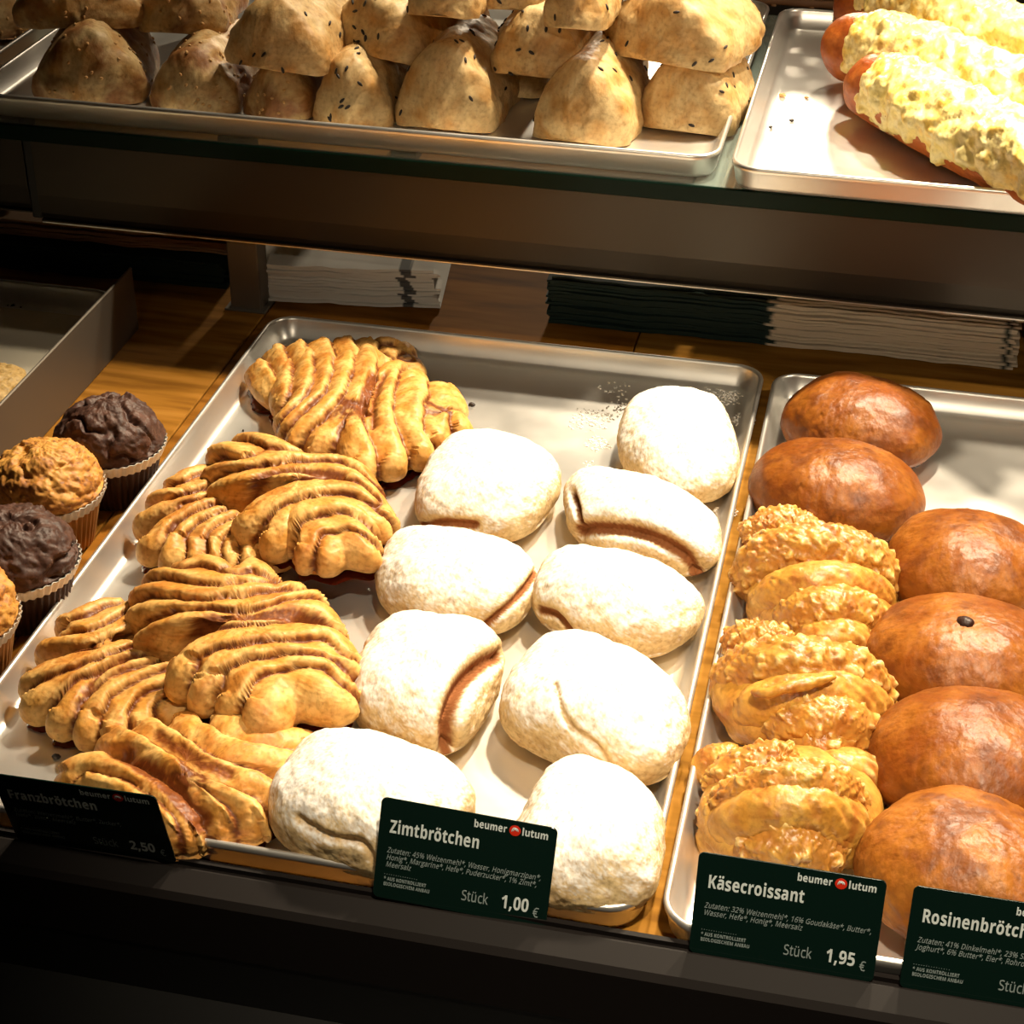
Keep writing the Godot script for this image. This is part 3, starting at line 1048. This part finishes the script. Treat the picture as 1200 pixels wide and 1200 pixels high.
func muffins() -> void:
	muffin("chocolate muffin with a cracked crown, farthest in the row by the divider", 130, 522, true, 1.0)
	muffin("golden crumb topped muffin in a tan cup between the two chocolate muffins", 56, 576, false, 2.0)
	muffin("smooth dark chocolate muffin between the two golden muffins", 22, 660, true, 3.0)
	muffin("golden muffin at the near end of the row, after the smooth chocolate one", -52, 728, false, 4.0)

# ---- upper shelf
func seeded_roll(label: String, l: float, r: float, bottom: float, base: float, h: float, length: float, turn: float, seed_: float, sesame: bool, pitch := 0.0) -> void:
	# a long roll with a pointed back, lying with one blunt end towards the customer
	var pl := un(l, bottom, base + 0.004)
	var pr := un(r, bottom, base + 0.004)
	var w := pl.distance_to(pr) * 0.56
	var c := (pl + pr) * 0.5
	var t := thing("seeded_roll", label, "bread roll", Vector3(c.x, base, c.z), turn, "seeded rolls piled on the shelf tray")
	t.rotation.x = pitch
	var so := Vector3(seed_ * 1.9, seed_ * 2.7, seed_ * 0.6)
	var nu := 60
	var nv := 72
	var pos := PackedVector3Array()
	pos.resize(nu * nv)
	for i in nu:
		var s := i / (nu - 1.0)
		s = lerpf(s, 0.5 - 0.5 * cos(PI * s), 0.8)
		var fr := clampf(s / 0.16, 0.0, 1.0)
		var bk := clampf((1.0 - s) / 0.45, 0.0, 1.0)
		var e := pow(sin(fr * PI / 2), 0.62) * pow(sin(bk * PI / 2), 0.6)
		var eh := pow(sin(fr * PI / 2), 0.85) * pow(sin(bk * PI / 2), 0.6)
		for j in nv:
			var g := TAU * j / nv
			var cg := cos(g)
			var sn := sin(g)
			# a rounded wedge: flat foot, ridge on top
			var yy := maxf(0.0, (sn + 0.42) / 1.42)
			var narrow := 1.0 - 0.5 * pow(yy, 1.2)
			var x := signf(cg) * pow(absf(cg), 0.85) * w * e * narrow
			var y := pow(yy, 0.9) * h * eh + (1.0 - eh) * h * 0.12
			pos[i * nv + j] = Vector3(x, y, -s * length + 0.02)
	var colr := func(p: Vector3, n: Vector3, u: float, v: float, _d: float) -> Color:
		var k := n3(p + so, 40.0)
		var k2 := n3(p + so, 150.0)
		var pale := Color(0.64, 0.46, 0.22)
		var gold := Color(0.50, 0.25, 0.06)
		var c2 := mixc(pale, gold, 0.35 + 1.1 * k + 0.3 * k2)
		if sesame:
			c2 = mixc(c2, Color(0.30, 0.125, 0.035), sstep(-0.15, 0.4, n3(p + so + Vector3(3, 3, 3), 22.0) + 0.3 * k2))
		return c2
	var a := acc()
	add_grid(a, pos, nu, nv, true, false, func(p, n): return 0.0 if n.y < -0.7 else 0.0035 * n3(p + so, 26.0) + 0.0011 * n3(p + so, 110.0), colr)
	part("crust", commit(a), M.crust, t)
	# seeds pressed into the crust
	var rng := RandomNumberGenerator.new()
	rng.seed = int(seed_ * 101.0)
	var sd := acc()
	var many := 90 if sesame else 34
	var vv: PackedVector3Array = a.v
	var vn: PackedVector3Array = a.n
	for k in many:
		var id := rng.randi_range(nv * 3, int(nv * nu * 0.7))
		if vn[id].y < 0.05:
			continue
		var dirn := vn[id].cross(Vector3(rng.randf_range(-1, 1), rng.randf_range(-1, 1), rng.randf_range(-1, 1))).normalized()
		var q := vv[id] + vn[id] * 0.0004
		var hl := 0.0016 if sesame else 0.0027
		tube(sd, [q - dirn * hl, q, q + dirn * hl], [0.0011, 0.0012, 0.0008], [0.0008, 0.0009, 0.0006], 7, 6, 2.0, null, plain(Color.WHITE), vn[id])
	var seeds := part("seeds", commit(sd), M.sesame if sesame else M.seed, t)
	seeds.set_meta("kind", "stuff")

func seeded_rolls() -> void:
	var b := 0.1682
	var bottom := "rolls standing directly on the shelf tray"
	seeded_roll("sesame roll at the open end of the bottom layer, beside the bare tray wall", 42, 168, 116, b, 0.062, 0.17, 0.25, 1.0, true)
	seeded_roll("sesame roll second from the bare tray wall in the bottom layer", 176, 280, 124, b, 0.050, 0.17, 0.1, 2.0, true)
	seeded_roll("small blunt sesame roll in the bottom layer, beside the first caraway roll", 284, 366, 130, b, 0.045, 0.17, 0.0, 3.0, true)
	seeded_roll("pale caraway roll in the bottom layer, next to the small blunt sesame roll", 366, 456, 140, b, 0.056, 0.17, 0.0, 4.0, false)
	seeded_roll("tall pointed caraway roll in the bottom layer, beside the dark gap", 460, 578, 145, b, 0.066, 0.17, -0.05, 5.0, false)
	seeded_roll("caraway roll standing farthest forward in the bottom layer", 622, 738, 160, b, 0.062, 0.16, -0.05, 6.0, false)
	seeded_roll("caraway roll in the tray corner next to the cheese stick tray", 744, 858, 147, b, 0.058, 0.16, -0.1, 7.0, false)
	seeded_roll("added caraway roll deep in the bottom layer, hiding lit tray floor behind the forward one", 652, 742, 112, b, 0.055, 0.15, 0.0, 19.0, false)  # extra roll put in to cover the brightly lit tray floor
	seeded_roll("added caraway roll deep in the bottom layer, hiding lit tray floor behind the dark gap", 556, 636, 106, b, 0.055, 0.15, 0.0, 20.0, false)  # also put in, so that the gap in front stays dark
	var m := b + 0.044
	seeded_roll("dark seeded roll of the second layer above the open tray end", 20, 165, 26, m + 0.006, 0.05, 0.16, 0.3, 8.0, true)
	seeded_roll("rough floured roll of the second layer over the gap in the sesame rolls", 160, 262, 32, m, 0.05, 0.16, 0.1, 9.0, true)
	seeded_roll("bright caraway roll of the second layer jutting out over the small sesame roll", 256, 386, 74, m - 0.004, 0.056, 0.16, -0.2, 10.0, false)
	seeded_roll("crusty caraway roll of the second layer lying aslant over the pale roll", 372, 505, 58, m, 0.05, 0.16, -0.35, 11.0, false)
	seeded_roll("smooth caraway roll of the second layer above the dark gap", 574, 680, 82, m - 0.006, 0.052, 0.15, -0.1, 12.0, false)
	seeded_roll("long golden caraway roll of the second layer reaching to the tray corner", 694, 852, 66, m + 0.004, 0.056, 0.15, -0.3, 13.0, false)
	var u := m + 0.042
	seeded_roll("roll on top of the pile above the tall pointed caraway roll", 478, 562, 12, u, 0.05, 0.14, 0.0, 14.0, false)
	seeded_roll("roll on top of the pile above the smooth caraway roll", 636, 712, 26, u, 0.05, 0.14, 0.0, 15.0, false)
	seeded_roll("added roll on top of the pile, shading the gap between the two highest rolls", 556, 642, 4, u - 0.004, 0.05, 0.14, 0.1, 17.0, false)  # added to keep lamp light out of the gaps below
	seeded_roll("added roll on top of the pile, for shade above the long golden caraway roll", 716, 800, -6, u, 0.05, 0.14, -0.1, 18.0, false)  # unseen roll, added to shade the layers below
	# one roll of the next tray shows past the rim
	seeded_roll("pale seeded roll alone on the tray at the shelf end", -60, 46, 40, b, 0.045, 0.15, 0.4, 16.0, true)

func cheese_stick(label: String, pts: Array, w: float, th: float, seed_: float) -> void:
	var P := []
	var W := []
	var T := []
	var b := 0.1682
	var c := un(pts[0][0], pts[0][1], b + pts[0][2] * 0.001)
	var t := thing("cheese_stick", label, "pastry", Vector3(c.x, b, c.z), 0.0, "cheese topped sticks on the shelf tray")
	var o := t.position
	for q in pts:
		P.append(un(q[0], q[1], b + q[2] * 0.001) - o)
		W.append(w)
		T.append(th)
	var so := Vector3(seed_, seed_ * 2.0, seed_ * 3.0)
	var a := acc()
	tube(a, P, W, T, 110, 60, 7.0, func(p, n):
		var q: Vector3 = p + so
		return 0.0012 * n3(q, 40.0), func(p, n, u, v, d):
		var k := n3(p + so, 60.0)
		return mixc(Color(0.27, 0.058, 0.010), Color(0.42, 0.12, 0.020), 0.4 + k))
	part("dough", commit(a), M.bun, t)
	# the grated cheese melted over it, starting behind the bare tip
	var P2 := []
	var W2 := []
	var T2 := []
	for k in 9:
		var s := lerpf(0.13 + 0.03 * sin(seed_), 1.0, k / 8.0)
		P2.append((catmull(P, s) as Vector3) + Vector3(0, 0.003, 0))
		W2.append(w * 1.08)
		T2.append(th * 1.05)
	var ch := acc()
	tube(ch, P2, W2, T2, 150, 90, 12.0, func(p, n):
		var q: Vector3 = p + so
		var warp := Vector3(n3(q, 60.0), n3(q + Vector3(3, 3, 3), 60.0), n3(q + Vector3(7, 1, 5), 60.0)) * 0.006
		var b1 := maxf(0.0, 0.5 - (cell(q + warp, 46.0) + 1.0)) * 0.010
		return b1 + 0.0042 * n3(q, 38.0) + 0.0016 * n3(q, 130.0) - (0.012 * sstep(-0.55, -0.95, n.y + 0.3 * n3(q, 50.0))), func(p, n, u, v, d):
		var k := n3(p + so, 70.0)
		var k2 := n3(p + so, 200.0)
		var c2 := mixc(Color(0.78, 0.60, 0.17), Color(0.80, 0.70, 0.36), 0.5 + k)
		return mixc(c2, Color(0.74, 0.48, 0.09), sstep(0.15, 0.5, n3(p + so + Vector3(5, 1, 1), 40.0) + 0.3 * k2)))
	part("melted_cheese", commit(ch), M.cheese, t)

func cheese_sticks() -> void:
	cheese_stick("cheese stick at the tray front with a scored brown tip", [[1008, 92, 30], [1050, 112, 30], [1110, 145, 30], [1180, 180, 30], [1290, 230, 30]], 0.030, 0.027, 1.0)
	cheese_stick("cheese stick in the middle with a reddish bare tip", [[972, 52, 34], [1030, 62, 38], [1110, 92, 40], [1200, 130, 40], [1320, 180, 40]], 0.031, 0.029, 2.0)
	cheese_stick("cheese stick at the back with strands of grated cheese", [[985, 6, 34], [1050, 12, 42], [1120, 38, 46], [1210, 70, 46], [1330, 110, 44]], 0.031, 0.030, 3.0)

func bag_mesh(lx: float, lz: float, th: float, seed_: float, cols: Array, jag: float) -> ArrayMesh:
	# one flat paper bag: a thin wavy slab; cols are [end fraction, colour] along its length
	var a := acc()
	var nu := 34
	var so := Vector3(seed_ * 3.0, seed_, seed_ * 2.0)
	var prof := [[-0.5, 0.0], [-0.5, 1.0], [0.5, 1.0], [0.5, 0.0]]
	var colr := func(p: Vector3, n: Vector3, u: float, v: float, _d: float) -> Color:
		var s := (p.x / lx + 0.5) + jag * n3(Vector3(seed_ * 7.0, p.z * 30.0, 0), 1.0)
		for q in cols:
			if s < q[0]:
				return q[1]
		return cols[-1][1]
	# four strips: top, front edge, bottom, back edge
	for e in 4:
		var pos := PackedVector3Array()
		var p0: Array = prof[e]
		var p1: Array = prof[(e + 1) % 4]
		for i in nu * 3:
			var x := (i / (nu * 3 - 1.0) - 0.5) * lx
			var wave := 0.0022 * n3(Vector3(x * 14.0, seed_ * 0.02, 0), 1.0)
			var edge := 0.0025 * n3(so + Vector3(x * 18.0, 0, 0), 1.0)
			for k in 3:
				var f := k / 2.0
				var z: float = lerpf(p0[0], p1[0], f) * lz
				pos.append(Vector3(x, lerpf(p0[1], p1[1], f) * th + wave, z + (edge if z > 0 else 0.0)))
		add_grid(a, pos, nu * 3, 3, false, false, null, colr)
	return commit(a)

func bag_stack(called: String, label: String, group: String, at: Vector3, turn: float, lx: float, lz: float, count: int, th: float, cols: Array, jag: float, shift: float, seed_: int) -> void:
	var rng := RandomNumberGenerator.new()
	rng.seed = seed_
	var kinds := []
	for k in 6:
		kinds.append(bag_mesh(lx, lz, th * 0.92, seed_ + k, cols, jag))
	for k in count:
		var lb := label if k < count - 1 else label.replace(" paper bag", " paper bag lying topmost")
		var t := thing(called, lb, "paper bag", at + Vector3(rng.randf_range(-shift, shift), 0.0012 + k * th, rng.randf_range(-shift, shift) * 0.6), turn + rng.randf_range(-0.012, 0.012), group)
		part("paper", kinds[k % 6], M.paper, t)

func bags() -> void:
	var green := Color(0.006, 0.022, 0.018)
	var white := Color(0.78, 0.75, 0.70)
	var cream := Color(0.66, 0.56, 0.43)
	var brown := Color(0.28, 0.16, 0.075)
	bag_stack("bakery_bag", "cream paper bag with dark green printed half, stacked behind the trays", "green and cream bags stacked under the shelf", Vector3(0.400, 0.0, -0.152), 0.02, 0.376, 0.155, 20, 0.0021, [[0.485, green], [0.975, cream], [0.985, green], [1.1, cream]], 0.012, 0.003, 5)
	bag_stack("white_bag", "white paper bag with grey print in the small stack beside the post", "white bags stacked under the shelf", Vector3(0.035, 0.0, -0.118), 0.14, 0.15, 0.10, 14, 0.0024, [[0.80, white], [0.86, Color(0.10, 0.10, 0.10)], [1.1, white]], 0.05, 0.004, 6)
	bag_stack("green_bag", "dark green paper bag in the low stack behind the divider plate", "dark green bags stacked under the shelf", Vector3(-0.205, 0.0, -0.118), 0.02, 0.27, 0.10, 11, 0.0022, [[0.10, green], [0.125, Color(0.45, 0.48, 0.46)], [1.1, green]], 0.01, 0.004, 7)
	bag_stack("kraft_bag", "brown paper bag in the stack lying on top of the dark green bags", "brown bags stacked under the shelf", Vector3(-0.178, 0.0255, -0.128), 0.03, 0.23, 0.09, 7, 0.0022, [[1.1, brown]], 0.0, 0.004, 8)
	bag_stack("kraft_bag", "brown paper bag in the stack by the shelf end, spilling over green bags", "loose brown bags by the shelf end", Vector3(-0.355, 0.0255, -0.125), 0.75, 0.12, 0.12, 12, 0.0024, [[1.1, brown]], 0.0, 0.005, 9)

func line(txt: String, x: float, y: float, size: float, m: Material, parent: Node3D, bold := false, squeeze := 0.8, slant := 0.0, called := "lettering") -> void:
	# lettering printed on a card: x, y of the left end of the base line in metres from the lower left corner
	var f := SystemFont.new()
	f.font_names = PackedStringArray(["Droid Sans"])
	f.font_weight = 700 if bold else 400
	var tm := TextMesh.new()
	tm.font = f
	tm.text = txt
	tm.font_size = 64
	tm.pixel_size = 0.001
	tm.depth = 0.002
	tm.curve_step = 4.0
	tm.horizontal_alignment = HORIZONTAL_ALIGNMENT_LEFT
	tm.vertical_alignment = VERTICAL_ALIGNMENT_BOTTOM
	var k := size / 0.064
	var o := part(called, tm, m, parent)
	o.transform = Transform3D(Basis(Vector3(squeeze, 0, 0) * k, Vector3(slant, 1, 0) * k, Vector3(0, 0, k)), Vector3(x, y - size * 0.27, 0.00045))

func price_card(label: String, at: Vector3, rot: Vector3, title: String, lines: Array, price: String) -> void:
	var t := thing("price_card", label, "price card", at)
	t.rotation = rot
	var cw := 0.0900
	var ch := 0.0560
	var a := acc()
	var o := part("plate", loops(cw / 2, ch / 2, 0.003, 5, [[0.0001, -0.0004], [0.0, -0.0003], [0.0, 0.0003], [0.0001, 0.0004]], Color.WHITE, false), M.card, t)
	o.transform = Transform3D(Basis(Vector3.RIGHT, PI / 2), Vector3(cw / 2, ch / 2, 0))
	line(title, 0.0055, 0.0375, 0.0098, M.white_ink, t, true, 0.72)
	line("beumer", 0.0478, 0.0490, 0.0056, M.white_ink, t, true, 0.80)
	line("lutum", 0.0722, 0.0490, 0.0056, M.white_ink, t, true, 0.84)
	var dot := lathe([[0.0, -0.0001], [0.0029, -0.0001], [0.0029, 0.0001], [0.0, 0.0001]], 28, plain(Color.WHITE))
	var em := part("emblem", dot, M.red_ink, t)
	em.transform = Transform3D(Basis(Vector3.RIGHT, PI / 2), Vector3(0.0688, 0.0508, 0.0005))
	for k in 2:
		var s := acc()
		var r := 0.0017 - 0.0008 * k
		tube(s, [Vector3(-r, -r * 0.5, 0), Vector3(-r * 0.5, r * 0.75, 0), Vector3(r * 0.6, r * 0.6, 0), Vector3(r, -r * 0.2, 0)], [0.00022, 0.0003, 0.0003, 0.00022], [0.0001, 0.0001, 0.0001, 0.0001], 14, 6, 6.0, null, plain(Color.WHITE), Vector3(0, 0, 1))
		part("emblem_curl", commit(s), M.white_ink, em).transform = Transform3D(Basis(Vector3.RIGHT, -PI / 2), Vector3(0, 0.0002, 0))
	for k in lines.size():
		line(lines[k], 0.0050, 0.0262 - 0.0040 * k, 0.0041, M.grey_ink, t, false, 0.80, 0.18)
	line(". . . . . . . . . . . . . . .", 0.0050, 0.0138, 0.0028, M.grey_ink, t, false, 0.8)
	line("* AUS KONTROLLIERT", 0.0050, 0.0105, 0.0027, M.grey_ink, t, true, 0.8)
	line("BIOLOGISCHEM ANBAU", 0.0050, 0.0075, 0.0027, M.grey_ink, t, true, 0.8)
	line("Stück", 0.0455, 0.0075, 0.0080, M.grey_ink, t, false, 0.72)
	line(price, 0.0660, 0.0075, 0.0100, M.white_ink, t, true, 0.74)
	line("€", 0.0825, 0.0055, 0.0075, M.grey_ink, t, false, 0.74)

func cards() -> void:
	price_card("almost black price card for swirls tilting forward over the rail", Vector3(0.0655, 0.0090, 0.6092), Vector3(0.20, 0.0, 0.03), "Franzbrötchen", ["Zutaten: Weizenmehl*, Butter*, Zucker*,", "Hefe*, Zimt*, Meersalz"], "2,50")
	price_card("dark green price card for cinnamon rolls priced one euro", Vector3(0.2610, 0.0110, 0.6092), Vector3(-0.28, 0.03, -0.05), "Zimtbrötchen", ["Zutaten: 45% Weizenmehl*, Wasser, Honigmarzipan*,", "Honig*, Margarine*, Hefe*, Puderzucker*, 1% Zimt*,", "Meersalz"], "1,00")
	price_card("dark green price card for croissants standing before the nearest one", Vector3(0.4235, 0.0090, 0.6092), Vector3(-0.24, 0.0, 0.0), "Käsecroissant", ["Zutaten: 32% Weizenmehl*, 16% Goudakäse*, Butter*,", "Wasser, Hefe*, Honig*, Meersalz"], "1,95")
	price_card("dark green price card for raisin buns at the counter rail", Vector3(0.5260, 0.0090, 0.6092), Vector3(-0.24, 0.0, 0.0), "Rosinenbrötchen", ["Zutaten: 41% Dinkelmehl*, 23% Sultaninen*,", "Joghurt*, 6% Butter*, Eier*, Rohrohrzucker*"], "1,10")

func crumb(at: Vector3, r: float, seed_: float, m: Material, label: String, group: String, called := "crumb") -> void:
	var t := thing(called, label, "crumb", at, seed_, group)
	part("piece", dome(r * 1.3, r * 0.8, r * 1.1, r * 0.4, 10, 14, 2.0, func(p, _n): return r * 0.5 * n3(p + Vector3(seed_, 0, 0), 0.6 / r), plain(Color(0.75, 0.5, 0.2))), m, t)

func small_bits() -> void:
	var rng := RandomNumberGenerator.new()
	rng.seed = 77
	var fl := 0.0026
	# sugar spilled on the tray around the farthest roll: grains nobody could count
	var sg := acc()
	for q in [[690, 492, 22, 70], [700, 520, 14, 60], [730, 480, 20, 40], [720, 455, 16, 16], [850, 465, 18, 80], [872, 492, 12, 90], [838, 452, 12, 30], [868, 515, 6, 20], [850, 600, 12, 60], [690, 545, 10, 12], [800, 450, 10, 10], [770, 640, 60, 20], [700, 870, 40, 14]]:
		for k in q[3] * 2:
			var g := rng.randf() * TAU
			var r: float = q[2] * pow(rng.randf(), 0.7)
			var p := un(q[0] + r * cos(g) * 1.2, q[1] + r * sin(g) * 0.7, fl)
			var s := rng.randf_range(0.0003, 0.0011)
			tube(sg, [p - Vector3(s, 0, 0), p + Vector3(0, s * 0.2, 0), p + Vector3(s, 0, s * 0.5)], [s * 0.8, s, s * 0.8], [s * 0.3, s * 0.45, s * 0.3], 5, 6, 2.0, null, plain(Color(0.86, 0.84, 0.80)))
	var spilled := MeshInstance3D.new()
	spilled.name = "spilled_sugar"
	spilled.mesh = commit(sg)
	spilled.material_override = M.sugar
	add_child(spilled)
	spilled.set_meta("kind", "stuff")
	spilled.set_meta("label", "white icing sugar spilled on the tray round the farthest sugared roll")
	spilled.set_meta("category", "sugar")
	for q in [[886, 112, 2.0], [917, 113, 2.4], [945, 115, 1.4]]:
		crumb(un(q[0], q[1], 0.1678), q[2] * 0.001, q[0], M.sesame, "pale cheese crumb lying beside the cheese sticks", "cheese crumbs on the shelf tray")
	for q in [[885, 130], [903, 150], [927, 142]]:
		crumb(un(q[0], q[1], 0.1678), 0.0018, q[0], M.seed, "loose caraway seed on the tray beside the cheese sticks", "loose seeds on the shelf tray", "loose_seed")
	for q in [[314, 393, 1.6], [66, 888, 2.2], [338, 410, 1.2], [553, 475, 2.0], [530, 490, 1.2], [586, 410, 1.2], [285, 505, 1.0]]:
		crumb(un(q[0], q[1], fl), q[2] * 0.001, q[0], M.seed, "tiny dark burnt crumb on the swirl tray", "burnt crumbs on the counter tray", "burnt_crumb")
	for k in 26:
		crumb(un(rng.randf_range(5, 75), rng.randf_range(345, 362) + 0.0, fl), rng.randf_range(0.0006, 0.0014), rng.randf() * 9.0, M.seed, "dark crumb on the far edge of the tray beyond the divider", "dark crumbs beyond the divider", "dark_crumb")
	# a sheet of baking paper lines the tray beyond the divider
	var bp := thing("baking_paper", "cream baking paper sheet lining the tray beyond the divider plate", "paper", Vector3(-0.338, 0.0026, 0.29))
	part("sheet", block(0.366, 0.0004, 0.562, 0.0001, Color(0.66, 0.60, 0.48)), M.paper, bp)
	# the crumbly pastry that shows at the frame edge beyond the divider
	var c := un(-22, 452, 0.014)
	var t := thing("crumble_cake", "golden crumble cake on the tray beyond the divider plate", "cake", Vector3(c.x, fl, c.z))
	part("slab", dome(0.030, 0.035, 0.020, 0.010, 50, 80, 3.0, func(p, n): return 0.0 if n.y < -0.5 else 0.0025 * n3(p, 130.0), func(p, n, u, v, d): return mixc(Color(0.60, 0.36, 0.10), Color(0.74, 0.52, 0.22), 0.5 + n3(p, 120.0))), M.muffin, t)
	# a wicker basket stands on the shelf behind the trays
	var wb := thing("wicker_basket", "dark brown wicker basket standing behind the shelf trays", "basket", Vector3(0.385, 0.1655, -0.520))
	wicker(wb)

func wicker(wb: Node3D) -> void:
	var hx := 0.085
	var hz := 0.07
	for r in 9:
		var a := acc()
		var P := []
		for k in 65:
			var g := TAU * k / 64.0
			var e := 1.0 / pow(pow(absf(cos(g)), 5.0) + pow(absf(sin(g)), 5.0), 0.2)
			var wv := 1.0 + 0.018 * sin(g * 16.0 + PI * (r % 2))
			P.append(Vector3(hx * e * cos(g) * wv, 0.005 + r * 0.0085, hz * e * sin(g) * wv))
		tube(a, P, [0.0036, 0.0036], [0.0042, 0.0042], 200, 8, 400.0, null, plain(Color(0.20, 0.10, 0.05)))
		part("withy", commit(a), M.paper, wb)
	for k in 16:
		var g := TAU * k / 16.0
		var e := 1.0 / pow(pow(absf(cos(g)), 5.0) + pow(absf(sin(g)), 5.0), 0.2)
		part("stake", lathe([[0.0, 0.0], [0.0028, 0.0], [0.0028, 0.082], [0.0, 0.082]], 8, plain(Color(0.26, 0.14, 0.07))), M.paper, wb, Vector3(hx * e * cos(g), 0, hz * e * sin(g)))
	part("bottom", block(0.16, 0.004, 0.13, 0.001, Color(0.2, 0.1, 0.05)), M.paper, wb, Vector3(0, 0.0005, 0))
